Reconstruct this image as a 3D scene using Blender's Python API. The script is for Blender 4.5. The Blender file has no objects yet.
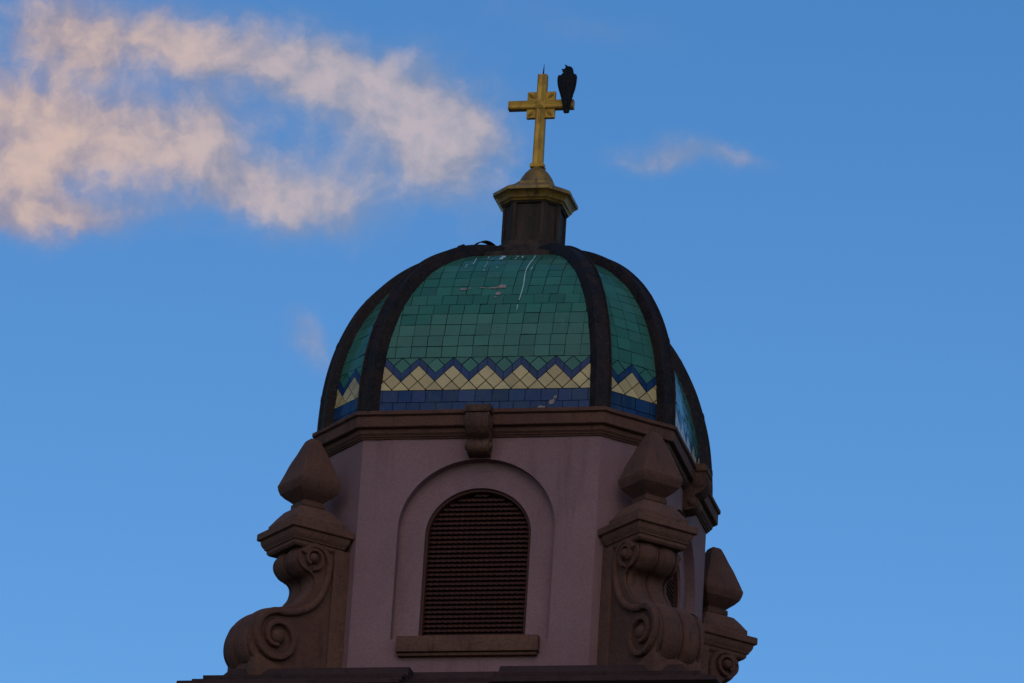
import bpy, bmesh, math, random
from mathutils import Vector, Matrix, noise as mnoise
R = math.radians
C = bpy.context.scene
COL = C.collection
random.seed(7)
Z0 = 24.2                       # height of the dome springing (top of the upper cornice) above the ground

# ------------------------------------------------------------------ camera
CAM_YAW, CAM_PITCH, CAM_ROLL = 0.232477, 0.365548, 0.0612
cd = bpy.data.cameras.new('camera'); cam = bpy.data.objects.new('camera', cd); COL.objects.link(cam)
cam.location = (14.4770, -61.9649, -22.6376 + Z0)
cd.sensor_width = 36; cd.lens = 36 * 5479.1 / 1024; cd.clip_end = 20000; cd.clip_start = 0.5
F = Vector((math.sin(-CAM_YAW) * math.cos(CAM_PITCH), math.cos(CAM_YAW) * math.cos(CAM_PITCH), math.sin(CAM_PITCH)))
Rt = Vector((math.cos(CAM_YAW), math.sin(CAM_YAW), 0)); Up = Rt.cross(F)
c_, s_ = math.cos(CAM_ROLL), math.sin(CAM_ROLL)
X_ = c_ * Rt + s_ * Up; Y_ = c_ * Up - s_ * Rt
cam.rotation_euler = Matrix((X_, Y_, -F)).transposed().to_euler()
C.camera = cam

# ------------------------------------------------------------------ light and sky
SUN_AZ, SUN_EL = R(14), R(38)          # azimuth from -y (towards the viewer), positive = viewer's right
SUN_STRENGTH = 0.42
SKY_STRENGTH = 0.13
C.view_settings.view_transform = 'Standard'; C.view_settings.look = 'None'
C.view_settings.exposure = 0.0; C.view_settings.gamma = 1.0; C.view_settings.use_curve_mapping = False
sl = bpy.data.lights.new('sun', 'SUN'); sun = bpy.data.objects.new('sun', sl); COL.objects.link(sun)
sl.energy = SUN_STRENGTH; sl.angle = R(60); sl.color = (1.0, 0.74, 0.60)
sd = Vector((math.sin(SUN_AZ) * math.cos(SUN_EL), -math.cos(SUN_AZ) * math.cos(SUN_EL), math.sin(SUN_EL)))
sun.rotation_euler = sd.to_track_quat('Z', 'Y').to_euler()
sun.location = (0, -20, 60)


class N:
    """tiny node helper"""
    def __init__(s, nt): s.nt = nt
    def new(s, t, **kw):
        n = s.nt.nodes.new(t)
        for k, v in kw.items(): setattr(n, k, v)
        return n
    def lk(s, a, b): s.nt.links.new(a, b)
    def set(s, sock, v):
        if isinstance(v, bpy.types.NodeSocket): s.lk(v, sock)
        else: sock.default_value = v
    def m(s, op, a, b=None, c=None, clamp=False):
        n = s.new('ShaderNodeMath', operation=op, use_clamp=clamp)
        s.set(n.inputs[0], a)
        if b is not None: s.set(n.inputs[1], b)
        if c is not None: s.set(n.inputs[2], c)
        return n.outputs[0]
    def dot(s, a, v):
        n = s.new('ShaderNodeVectorMath', operation='DOT_PRODUCT'); s.lk(a, n.inputs[0]); n.inputs[1].default_value = v
        return n.outputs['Value']
    def comb(s, x, y, z):
        n = s.new('ShaderNodeCombineXYZ')
        for i, v in enumerate((x, y, z)): s.set(n.inputs[i], v)
        return n.outputs[0]
    def noise(s, vec, scale, detail=4, rough=0.5, dist=0.0):
        n = s.new('ShaderNodeTexNoise'); s.lk(vec, n.inputs['Vector'])
        n.inputs['Scale'].default_value = scale; n.inputs['Detail'].default_value = detail
        n.inputs['Roughness'].default_value = rough; n.inputs['Distortion'].default_value = dist
        return n.outputs['Fac']
    def ramp(s, fac, stops):
        n = s.new('ShaderNodeValToRGB'); s.set(n.inputs[0], fac)
        e = n.color_ramp.elements
        while len(e) < len(stops): e.new(0.5)
        for el, (p, c) in zip(e, stops):
            el.position = p; el.color = (*c, 1) if len(c) == 3 else c
        return n.outputs['Color']
    def mix(s, f, a, b, mode='MIX'):
        n = s.new('ShaderNodeMix', data_type='RGBA', blend_type=mode)
        s.set(n.inputs['Factor'], f)
        for sock, v in ((n.inputs['A'], a), (n.inputs['B'], b)):
            if isinstance(v, tuple): sock.default_value = (*v, 1) if len(v) == 3 else v
            else: s.lk(v, sock)
        return n.outputs['Result']
    def sstep(s, v, lo, hi, a=0.0, b=1.0):
        n = s.new('ShaderNodeMapRange', interpolation_type='SMOOTHSTEP'); s.set(n.inputs[0], v)
        n.inputs[1].default_value = lo; n.inputs[2].default_value = hi; n.inputs[3].default_value = a; n.inputs[4].default_value = b
        return n.outputs[0]


# the sky: Nishita daylight, slightly graded, with broken evening cloud banks at fixed compass bearings
w = bpy.data.worlds.new('World'); C.world = w; w.use_nodes = True
nt = w.node_tree; nt.nodes.clear(); n = N(nt)
sky = n.new('ShaderNodeTexSky', sky_type='NISHITA'); sky.sun_disc = False
sky.sun_elevation = SUN_EL; sky.sun_rotation = math.atan2(sd.x, sd.y)
sky.altitude = 200; sky.air_density = 1.0; sky.dust_density = 0.6; sky.ozone_density = 1.6
tc = n.new('ShaderNodeTexCoord'); d = tc.outputs['Generated']
# angular coordinates about the bearing of the tower (degrees east of it / degrees above 21.8)
hx, hy = -math.sin(CAM_YAW), math.cos(CAM_YAW)
fx = n.dot(d, (hx, hy, 0)); rx = n.dot(d, (hy, -hx, 0)); uz = n.dot(d, (0, 0, 1))
az = n.m('MULTIPLY', n.m('ARCTAN2', rx, fx), 180 / math.pi)
el = n.m('SUBTRACT', n.m('MULTIPLY', n.m('ARCSINE', uz), 180 / math.pi), 20.94)
el_c = n.m('MULTIPLY', el, 1.0)
pv = n.comb(n.m('MULTIPLY', az, 0.934), el, 0.0)
warp = n.new('ShaderNodeTexNoise'); n.lk(pv, warp.inputs['Vector']); warp.inputs['Scale'].default_value = 0.67
warp.inputs['Detail'].default_value = 5; warp.inputs['Roughness'].default_value = 0.6
wv = n.new('ShaderNodeVectorMath', operation='MULTIPLY_ADD')
n.lk(warp.outputs['Color'], wv.inputs[0]); wv.inputs[1].default_value = (0.9, 0.9, 0); n.lk(pv, wv.inputs[2])
sub = n.new('ShaderNodeVectorMath', operation='SUBTRACT'); n.lk(wv.outputs[0], sub.inputs[0]); sub.inputs[1].default_value = (0.45, 0.45, 0)
qv = sub.outputs[0]
sep = n.new('ShaderNodeSeparateXYZ'); n.lk(qv, sep.inputs[0]); qx, qy = sep.outputs[0], sep.outputs[1]


def blob(cx, cy, rx_, ry_, tilt, amp):
    ct, st = math.cos(R(tilt)), math.sin(R(tilt))
    dx = n.m('SUBTRACT', qx, cx); dy = n.m('SUBTRACT', qy, cy)
    a = n.m('DIVIDE', n.m('ADD', n.m('MULTIPLY', dx, ct), n.m('MULTIPLY', dy, st)), rx_)
    b = n.m('DIVIDE', n.m('SUBTRACT', n.m('MULTIPLY', dy, ct), n.m('MULTIPLY', dx, st)), ry_)
    r2 = n.m('ADD', n.m('MULTIPLY', a, a), n.m('MULTIPLY', b, b))
    return n.m('MULTIPLY', n.m('EXPONENT', n.m('MULTIPLY', r2, -1.0)), amp)


CLOUDS = [  # bearing, elevation (deg from the tower), radii, tilt, density
    (-4.179, 2.881, 0.993, 0.418, 4, 0.85),
    (-5.077, 3.005, 0.680, 0.314, 10, 0.60),
    (-4.689, 2.662, 0.627, 0.261, -10, 0.50),
    (-3.281, 2.769, 0.680, 0.314, -20, 0.55),
    (-2.389, 2.740, 0.732, 0.397, -12, 0.85),
    (-1.637, 2.430, 0.889, 0.502, -25, 0.90),
    (-0.991, 2.155, 0.784, 0.575, -10, 1.00),
    (-0.848, 1.535, 0.732, 0.439, -10, 0.50),
    (-0.368, 2.246, 0.366, 0.471, 0, 0.40),
    (-5.329, 1.994, 0.837, 0.471, -10, 1.00),
    (-4.429, 1.839, 0.941, 0.376, -8, 0.90),
    (-3.474, 1.636, 0.784, 0.356, -12, 0.70),
    (-3.237, 2.038, 0.397, 0.251, 0, 0.50),
    (-2.670, 1.350, 0.837, 0.356, -6, 0.90),
    (-1.935, 1.311, 0.575, 0.376, -10, 0.35),
    (-5.284, 1.263, 0.627, 0.544, 0, 1.05),
    (-4.642, 1.041, 0.627, 0.188, 8, 0.80),
    (-5.409, 0.732, 0.418, 0.146, 10, 0.60),
    (-3.512, 2.262, 2.405, 1.098, -10, 0.30),
    (-2.219, -0.037, 0.251, 0.251, -50, 0.52),
    (-2.048, -0.267, 0.167, 0.272, 20, 0.36),
    (0.297, 3.365, 1.255, 0.230, -4, 0.26),
    (1.325, 1.962, 0.439, 0.188, -4, 0.50),
    (1.791, 2.064, 0.523, 0.178, -2, 0.56),
    (2.285, 2.031, 0.356, 0.136, 0, 0.42),
]
tot = None
for b_ in CLOUDS:
    v = blob(*b_); tot = v if tot is None else n.m('ADD', tot, v)
fb = n.noise(qv, 1.25, 10, 0.55, 0.0)
fb2 = n.noise(pv, 3.6, 8, 0.56, 0.0)
offv = n.new('ShaderNodeVectorMath', operation='ADD'); n.lk(qv, offv.inputs[0]); offv.inputs[1].default_value = (-0.14, 0.16, 0.0)
fb_off = n.noise(offv.outputs[0], 1.25, 6, 0.53, 0.0)
fsum = n.m('ADD', n.m('MULTIPLY', n.m('SUBTRACT', fb, 0.5), 1.5), n.m('MULTIPLY', n.m('SUBTRACT', fb2, 0.5), 0.5))
dens = n.m('ADD', tot, n.m('MULTIPLY', fsum, n.sstep(tot, 0.0, 0.55)))
alpha = n.m('MULTIPLY', n.sstep(dens, 0.0, 1.32), 0.86)
cloud_lit = n.m('MULTIPLY', n.m('SUBTRACT', fb, fb_off), 2.0)  # lit and shaded sides painted into the cloud colour, as if lit from upper left
cl_left = n.sstep(az, -5.6, -1.6)
cc_hi = n.mix(cl_left, (0.72, 0.51, 0.40), (0.56, 0.47, 0.48))
cc_lo = n.mix(cl_left, (0.33, 0.28, 0.33), (0.26, 0.29, 0.39))
cc = n.mix(n.sstep(n.m('ADD', n.m('MULTIPLY', dens, 0.42), cloud_lit), 0.0, 0.95), cc_lo, cc_hi)
hs = n.new('ShaderNodeHueSaturation'); n.lk(sky.outputs[0], hs.inputs['Color'])
hs.inputs['Hue'].default_value = 0.5; hs.inputs['Saturation'].default_value = 1.32; hs.inputs['Value'].default_value = 1.07
skyc = n.mix(1.0, hs.outputs[0], (0.90, 0.94, 1.0), 'MULTIPLY')
CLOUD_GAIN = 1.0 / SKY_STRENGTH
ccg = n.new('ShaderNodeVectorMath', operation='SCALE'); n.lk(cc, ccg.inputs[0]); ccg.inputs['Scale'].default_value = CLOUD_GAIN
fin = n.mix(alpha, skyc, ccg.outputs[0])
bg = n.new('ShaderNodeBackground'); n.lk(fin, bg.inputs[0]); bg.inputs[1].default_value = SKY_STRENGTH
wo = n.new('ShaderNodeOutputWorld'); n.lk(bg.outputs[0], wo.inputs[0])

# ------------------------------------------------------------------ materials


def mat(name):
    m = bpy.data.materials.new(name); m.use_nodes = True
    m.node_tree.nodes.clear(); n = N(m.node_tree)
    b = n.new('ShaderNodeBsdfPrincipled'); o = n.new('ShaderNodeOutputMaterial'); n.lk(b.outputs[0], o.inputs[0])
    tc = n.new('ShaderNodeTexCoord')
    return m, n, b, tc.outputs['Object']


def bump(n, b, h, strength, dist):
    bp = n.new('ShaderNodeBump'); bp.inputs['Strength'].default_value = strength; bp.inputs['Distance'].default_value = dist
    n.lk(h, bp.inputs['Height']); n.lk(bp.outputs[0], b.inputs['Normal'])


def streak_vec(n, co, sz):
    mp = n.new('ShaderNodeMapping'); n.lk(co, mp.inputs[0]); mp.inputs['Scale'].default_value = (1, 1, sz)
    return mp.outputs[0]


def stone_mat(name, a, b2, dark, rough=0.9, pit=0.9):
    m, n, b, co = mat(name)
    f1 = n.noise(co, 2.6, 6, 0.62); f2 = n.noise(co, 28, 4, 0.6); f3 = n.noise(streak_vec(n, co, 0.22), 7, 4, 0.6)
    col = n.mix(n.sstep(f1, 0.35, 0.68), a, b2)
    col = n.mix(n.sstep(f3, 0.52, 0.76, 0, 0.7), col, dark)
    col = n.mix(n.sstep(f2, 0.48, 0.72, 0, 0.5), col, dark)
    n.lk(col, b.inputs['Base Color']); b.inputs['Roughness'].default_value = rough
    b.inputs['Specular IOR Level'].default_value = 0.25
    h = n.m('ADD', n.m('MULTIPLY', f2, 0.6), n.m('MULTIPLY', n.noise(co, 9, 5, 0.6), 0.8))
    bump(n, b, h, pit, 0.02)
    return m


M = {}
M['stone'] = stone_mat('brown_sandstone', (0.108, 0.043, 0.024), (0.080, 0.033, 0.020), (0.040, 0.018, 0.012))
M['stone_pale'] = stone_mat('pale_sandstone', (0.128, 0.053, 0.029), (0.098, 0.041, 0.024), (0.042, 0.019, 0.013))
M['stone_stained'] = stone_mat('stained_sandstone', (0.062, 0.028, 0.017), (0.115, 0.05, 0.026), (0.018, 0.010, 0.008))
M['stone_dark'] = stone_mat('weathered_sandstone', (0.042, 0.017, 0.012), (0.030, 0.013, 0.010), (0.014, 0.007, 0.006))

m, n, b, co = mat('lilac_stucco')
f1 = n.noise(co, 1.1, 5, 0.6); f2 = n.noise(co, 95, 3, 0.6); f3 = n.noise(streak_vec(n, co, 0.12), 5, 4, 0.6)
col = n.mix(n.sstep(f1, 0.3, 0.7), (0.258, 0.136, 0.122), (0.218, 0.115, 0.106))
col = n.mix(n.sstep(f3, 0.52, 0.78, 0, 0.6), col, (0.135, 0.069, 0.064))
col = n.mix(n.sstep(f2, 0.38, 0.68, 0, 0.55), col, (0.115, 0.058, 0.056))
n.lk(col, b.inputs['Base Color']); b.inputs['Roughness'].default_value = 0.95; b.inputs['Specular IOR Level'].default_value = 0.15
bump(n, b, n.m('ADD', f2, n.m('MULTIPLY', n.noise(co, 14, 4, 0.6), 0.8)), 0.55, 0.012)
M['stucco'] = m

m, n, b, co = mat('louvre_wood')
f1 = n.noise(co, 6, 5, 0.6)
n.lk(n.mix(f1, (0.078, 0.024, 0.014), (0.042, 0.014, 0.009)), b.inputs['Base Color'])
b.inputs['Roughness'].default_value = 0.75; b.inputs['Specular IOR Level'].default_value = 0.2
M['louvre'] = m

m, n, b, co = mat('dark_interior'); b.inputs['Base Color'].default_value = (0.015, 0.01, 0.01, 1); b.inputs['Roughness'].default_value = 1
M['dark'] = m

m, n, b, co = mat('lead_rib')
f1 = n.noise(co, 5, 6, 0.65); f2 = n.noise(co, 34, 4, 0.6)
col = n.mix(n.sstep(f1, 0.35, 0.7), (0.008, 0.005, 0.004), (0.026, 0.014, 0.010))
col = n.mix(n.sstep(f2, 0.52, 0.70, 0, 0.6), col, (0.055, 0.036, 0.027))
n.lk(col, b.inputs['Base Color']); n.set(b.inputs['Roughness'], n.sstep(f1, 0.3, 0.7, 0.55, 0.8)); b.inputs['Metallic'].default_value = 0.0
b.inputs['Specular IOR Level'].default_value = 0.15
bump(n, b, n.m('ADD', f1, n.m('MULTIPLY', f2, 0.5)), 0.22, 0.02)
M['rib'] = m

m, n, b, co = mat('patinated_bronze')
f1 = n.noise(streak_vec(n, co, 0.15), 9, 5, 0.65); f2 = n.noise(co, 22, 4, 0.6)
col = n.mix(n.sstep(f1, 0.38, 0.66), (0.022, 0.013, 0.008), (0.052, 0.030, 0.017))
col = n.mix(n.sstep(f2, 0.6, 0.75, 0, 0.5), col, (0.08, 0.048, 0.028))
n.lk(col, b.inputs['Base Color']); b.inputs['Roughness'].default_value = 0.7; b.inputs['Specular IOR Level'].default_value = 0.15
bump(n, b, n.m('ADD', f1, f2), 0.3, 0.01)
M['bronze'] = m

m, n, b, co = mat('old_gilding')
f1 = n.noise(co, 7, 5, 0.6); f2 = n.noise(co, 40, 4, 0.6); f3 = n.noise(streak_vec(n, co, 0.2), 14, 4, 0.6)
col = n.mix(n.sstep(f1, 0.35, 0.7), (0.46, 0.24, 0.030), (0.31, 0.155, 0.018))
col = n.mix(n.sstep(f3, 0.52, 0.72, 0, 0.7), col, (0.12, 0.06, 0.012))
n.lk(col, b.inputs['Base Color']); b.inputs['Roughness'].default_value = 0.5; b.inputs['Metallic'].default_value = 0.35; b.inputs['Specular IOR Level'].default_value = 0.2
bump(n, b, f2, 0.25, 0.006)
M['gold'] = m
m, n, b, co = mat('tarnished_gilding')
f1 = n.noise(co, 7, 5, 0.6); f3 = n.noise(streak_vec(n, co, 0.2), 12, 4, 0.6)
col = n.mix(n.sstep(f1, 0.35, 0.7), (0.27, 0.14, 0.018), (0.15, 0.078, 0.014))
col = n.mix(n.sstep(f3, 0.5, 0.72, 0, 0.8), col, (0.045, 0.027, 0.012))
n.lk(col, b.inputs['Base Color']); b.inputs['Roughness'].default_value = 0.5; b.inputs['Metallic'].default_value = 0.35
bump(n, b, f1, 0.3, 0.01)
M['gold_dull'] = m

# glazed tiles: the tile colours live in a per-tile attribute
m, n, b, co = mat('glazed_tile')
at = n.new('ShaderNodeAttribute'); at.attribute_name = 'tint'
f1 = n.noise(co, 3.5, 6, 0.65); f2 = n.noise(co, 45, 4, 0.6); f3 = n.noise(streak_vec(n, co, 0.2), 11, 5, 0.65)
col = n.mix(n.sstep(f1, 0.4, 0.75, 0, 0.30), at.outputs['Color'], (0.045, 0.07, 0.06))
col = n.mix(n.sstep(f3, 0.58, 0.8, 0, 0.22), col, (0.10, 0.19, 0.15))
col = n.mix(n.sstep(f2, 0.56, 0.72, 0, 0.35), col, (0.035, 0.06, 0.055))
n.lk(col, b.inputs['Base Color']); n.set(b.inputs['Roughness'], n.sstep(f1, 0.3, 0.75, 0.10, 0.30)); b.inputs['Specular IOR Level'].default_value = 0.18
bump(n, b, n.noise(co, 9, 3, 0.5), 0.14, 0.02)
M['tile'] = m
m, n, b, co = mat('tile_grout'); b.inputs['Base Color'].default_value = (0.018, 0.02, 0.02, 1); b.inputs['Roughness'].default_value = 0.9
M['grout'] = m
m, n, b, co = mat('bird_dropping')
n.lk(n.mix(n.noise(co, 40, 4, 0.6), (0.50, 0.56, 0.53), (0.16, 0.26, 0.22)), b.inputs['Base Color']); b.inputs['Roughness'].default_value = 0.8
M['white'] = m
m, n, b, co = mat('bare_clay')
n.lk(n.mix(n.noise(co, 25, 4, 0.6), (0.34, 0.23, 0.19), (0.14, 0.11, 0.09)), b.inputs['Base Color']); b.inputs['Roughness'].default_value = 0.9
M['clay'] = m
m, n, b, co = mat('black_feathers')
f1 = n.noise(streak_vec(n, co, 0.4), 40, 4, 0.6)
n.lk(n.mix(n.sstep(f1, 0.4, 0.7), (0.005, 0.004, 0.004), (0.014, 0.011, 0.010)), b.inputs['Base Color'])
b.inputs['Roughness'].default_value = 0.7; b.inputs['Specular IOR Level'].default_value = 0.1
bump(n, b, f1, 0.6, 0.01)
M['feather'] = m
m, n, b, co = mat('ground_paving')
f1 = n.noise(co, 0.8, 6, 0.6)
n.lk(n.mix(f1, (0.06, 0.058, 0.055), (0.12, 0.11, 0.10)), b.inputs['Base Color']); b.inputs['Roughness'].default_value = 0.9
M['ground'] = m

# ------------------------------------------------------------------ mesh helpers


def link(name, bm, materials, parent=None, smooth=None, z=Z0, rot=0.0):
    """one bmesh -> one object; mesh coordinates are taken relative to the dome springing"""
    if z: bmesh.ops.translate(bm, verts=bm.verts, vec=(0, 0, z))
    bmesh.ops.recalc_face_normals(bm, faces=bm.faces) if smooth != 'keep' else None
    me = bpy.data.meshes.new(name); bm.to_mesh(me); bm.free()
    for mm in (materials if isinstance(materials, (list, tuple)) else [materials]): me.materials.append(mm)
    o = bpy.data.objects.new(name, me); COL.objects.link(o)
    if parent: o.parent = parent
    if isinstance(smooth, (int, float)) and smooth:
        for p in me.polygons: p.use_smooth = True
        me.set_sharp_from_angle(angle=R(smooth))
    o.rotation_euler.z = rot
    return o


def copy_tree(o, parent, rot):
    c = o.copy(); COL.objects.link(c); c.parent = parent
    c.rotation_euler.z = rot
    for ch in o.children:
        k = ch.copy(); COL.objects.link(k); k.parent = c
    return c


def quad(bm, *vs, mi=0):
    f = bm.faces.new([v if isinstance(v, bmesh.types.BMVert) else bm.verts.new(v) for v in vs]); f.material_index = mi
    return f


def box(bm, x0, x1, y0, y1, z0, z1, bev=0.0, xf=None):
    r = bmesh.ops.create_cube(bm, size=1.0); vs = r['verts']
    for v in vs:
        v.co = Vector((x0 + (x1 - x0) * (v.co.x + .5), y0 + (y1 - y0) * (v.co.y + .5), z0 + (z1 - z0) * (v.co.z + .5)))
    if bev:
        es = list({e for v in vs for e in v.link_edges})
        g = bmesh.ops.bevel(bm, geom=es, offset=bev, segments=2, affect='EDGES', profile=0.6)
        vs = list({v for f in g['faces'] for v in f.verts} | {v for v in vs if v.is_valid})
    if xf:
        for v in vs: v.co = xf(v.co)
    return vs


def oct_ring(Rr, a):
    """octagon with broad cardinal faces, counter-clockwise from the front-left corner"""
    return [(-a, -Rr), (a, -Rr), (Rr, -a), (Rr, a), (a, Rr), (-a, Rr), (-Rr, a), (-Rr, -a)]


def sub_ring(pts, seg):
    out = []
    for i, p in enumerate(pts):
        q = pts[(i + 1) % len(pts)]
        for k in range(seg): out.append((p[0] + (q[0] - p[0]) * k / seg, p[1] + (q[1] - p[1]) * k / seg))
    return out


def oct_sweep(bm, profile, R0, a0, cap_top=False, cap_bot=False, jit=0.0, seg=1):
    """profile: (offset outwards from the R0/a0 octagon, z)"""
    rings = []
    for off, z in profile:
        pts = sub_ring(oct_ring(R0 + off, a0 + off * 0.4142), seg)
        ring = []
        for (x, y) in pts:
            v = Vector((x, y, z))
            if jit: v += Vector((mnoise.noise(v * 5), mnoise.noise(v * 5 + Vector((9, 3, 1))), mnoise.noise(v * 5 + Vector((2, 7, 5))))) * jit
            ring.append(bm.verts.new(v))
        rings.append(ring)
    L = len(rings[0])
    for r0, r1 in zip(rings, rings[1:]):
        for i in range(L): bm.faces.new((r0[i], r0[(i + 1) % L], r1[(i + 1) % L], r1[i]))
    if cap_top: bm.faces.new(rings[0][::-1])
    if cap_bot: bm.faces.new(rings[-1])
    return rings


def sq_loft(bm, prof, cx, ang=math.pi / 4, round_=0.12, mi=0, jit=0.0):
    """square-section turned shape: prof = (half diagonal, z); corners gently rounded; the square's corners lie on the x and y axes"""
    rings = []
    for hd, z in prof:
        h = hd / math.sqrt(2); rr = h * round_; ring = []
        for q in range(4):
            ccx, ccy = [(1, 1), (-1, 1), (-1, -1), (1, -1)][q]
            for k in range(4):
                t = q * math.pi / 2 + (k / 3) * math.pi / 2
                x = ccx * (h - rr) + rr * math.cos(t); y = ccy * (h - rr) + rr * math.sin(t)
                v = Vector((x, y, z))
                ca, sa = math.cos(ang), math.sin(ang)
                p = Vector((cx[0] + v.x * ca - v.y * sa, cx[1] + v.x * sa + v.y * ca, z))
                if jit: p += Vector((mnoise.noise(p * 6), mnoise.noise(p * 6 + Vector((5, 1, 8))), 0.6 * mnoise.noise(p * 6 + Vector((3, 9, 2))))) * jit
                ring.append(bm.verts.new(p))
        rings.append(ring)
    L = len(rings[0])
    for r0, r1 in zip(rings, rings[1:]):
        for i in range(L): bm.faces.new((r0[i], r0[(i + 1) % L], r1[(i + 1) % L], r1[i])).material_index = mi
    bm.faces.new(rings[0][::-1]); bm.faces.new(rings[-1])


def tube(bm, pts, rads, sides=8, cap=True):
    rings = []; prev = None
    for i, p in enumerate(pts):
        p = Vector(p); t = (Vector(pts[min(i + 1, len(pts) - 1)]) - Vector(pts[max(i - 1, 0)])).normalized()
        u = t.cross(Vector((0, 0, 1)) if abs(t.z) < 0.95 else Vector((1, 0, 0))).normalized() if prev is None else (prev - t * prev.dot(t)).normalized()
        prev = u; v = t.cross(u); r = rads[i] if hasattr(rads, '__len__') else rads
        rings.append([bm.verts.new(p + (u * math.cos(2 * math.pi * k / sides) + v * math.sin(2 * math.pi * k / sides)) * r) for k in range(sides)])
    for a, b2 in zip(rings, rings[1:]):
        for k in range(sides): bm.faces.new((a[k], a[(k + 1) % sides], b2[(k + 1) % sides], b2[k]))
    if cap: bm.faces.new(rings[0][::-1]); bm.faces.new(rings[-1])


def catmull(pts, sub):
    P = [Vector(p) for p in pts]; out = []
    for i in range(len(P) - 1):
        p0 = P[max(i - 1, 0)]; p1 = P[i]; p2 = P[i + 1]; p3 = P[min(i + 2, len(P) - 1)]
        for k in range(sub):
            t = k / sub
            out.append(0.5 * ((2 * p1) + (p2 - p0) * t + (2 * p0 - 5 * p1 + 4 * p2 - p3) * t * t + (3 * p1 - p0 - 3 * p2 + p3) * t ** 3))
    out.append(P[-1]); return out


# ------------------------------------------------------------------ ground
bm = bmesh.new(); S = 6000
quad(bm, (-S, -S, 0), (S, -S, 0), (S, S, 0), (-S, S, 0))
o = link('ground', bm, M['ground'], z=0); o['kind'] = 'structure'

# ------------------------------------------------------------------ the tower
tower = bpy.data.objects.new('bell_tower', None); COL.objects.link(tower)
tower['label'] = 'octagonal lilac stucco church belfry with green tiled dome, scroll buttresses and gilded cross'
tower['category'] = 'tower'

WR, WA = 2.092, 1.457        # wall octagon: distance of the broad faces, half width of the broad faces

# shaft below the belfry, down to the ground
bm = bmesh.new()
def sq_sweep(bm, prof):
    rings = [[bm.verts.new((sx * h, sy * h, z)) for sx, sy in ((-1, -1), (1, -1), (1, 1), (-1, 1))] for h, z in prof]
    for r0, r1 in zip(rings, rings[1:]):
        for i in range(4): bm.faces.new((r0[i], r0[(i + 1) % 4], r1[(i + 1) % 4], r1[i]))
sq_sweep(bm, [(2.55, -4.50), (2.55, -Z0 + 1.6), (2.62, -Z0 + 1.55), (2.7, -Z0 + 1.5), (2.7, -Z0 + 0.002)])
link('shaft', bm, M['stucco'], tower)

# ledge on which the belfry stands: three moulded courses, breaking forward under the buttresses
def ressaut(h, dep, gap):
    """square outline of half size h with each side set back by dep over the middle |t|<gap"""
    out = []
    for q in range(4):
        ca, sa = [(1, 0), (0, 1), (-1, 0), (0, -1)][q]
        for x, y in ((-h, -h), (-gap, -h), (-gap, -h + dep), (gap, -h + dep), (gap, -h)):
            out.append((x * ca - y * sa, x * sa + y * ca))
    return out
bm = bmesh.new()
LEDGE = [(2.70, -3.30), (2.80, -3.44), (2.93, -3.455), (2.96, -3.46), (2.96, -3.50), (2.89, -3.52), (2.89, -3.53),
         (3.06, -3.535), (3.07, -3.575), (3.00, -3.59), (3.20, -3.60), (3.21, -3.65), (3.13, -3.69), (3.10, -3.78), (2.95, -3.92), (2.8, -4.0), (2.72, -4.15), (2.56, -4.2), (2.56, -4.45)]
rings = []
for h, z in [(h, z - 0.08) for h, z in LEDGE]: rings.append([bm.verts.new((x, y, z)) for x, y in ressaut(h, 0.20, 0.54)])
for r0, r1 in zip(rings, rings[1:]):
    L = len(r0)
    for i in range(L): bm.faces.new((r0[i], r0[(i + 1) % L], r1[(i + 1) % L], r1[i]))
bm.faces.new(rings[0][::-1])
ledge = link('lower_cornice', bm, M['stone_dark'], tower)

# ------ belfry wall with an arched recess and an arched opening in each broad face
RH, RS, RT = 0.957, -1.45, -0.58        # outer recess: half width, springing, top
OH, OS, OT = 0.648, -1.50, -0.91        # opening
SILL = -2.84
WT, WB = -0.29, -3.75
D1, D2 = 0.12, 0.40                      # recess depth, opening depth beyond it


def arch(h, zs, zt, zb, nseg=28):
    pts = [(-h, zb)] + [(-h, zb + (zs - zb) * k / 6) for k in range(1, 6)]
    for k in range(nseg + 1):
        t = math.pi - math.pi * k / nseg
        pts.append((h * math.cos(t), zs + (zt - zs) * math.sin(t)))
    pts += [(h, zb + (zs - zb) * k / 6) for k in range(5, 0, -1)] + [(h, zb)]
    return pts


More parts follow.
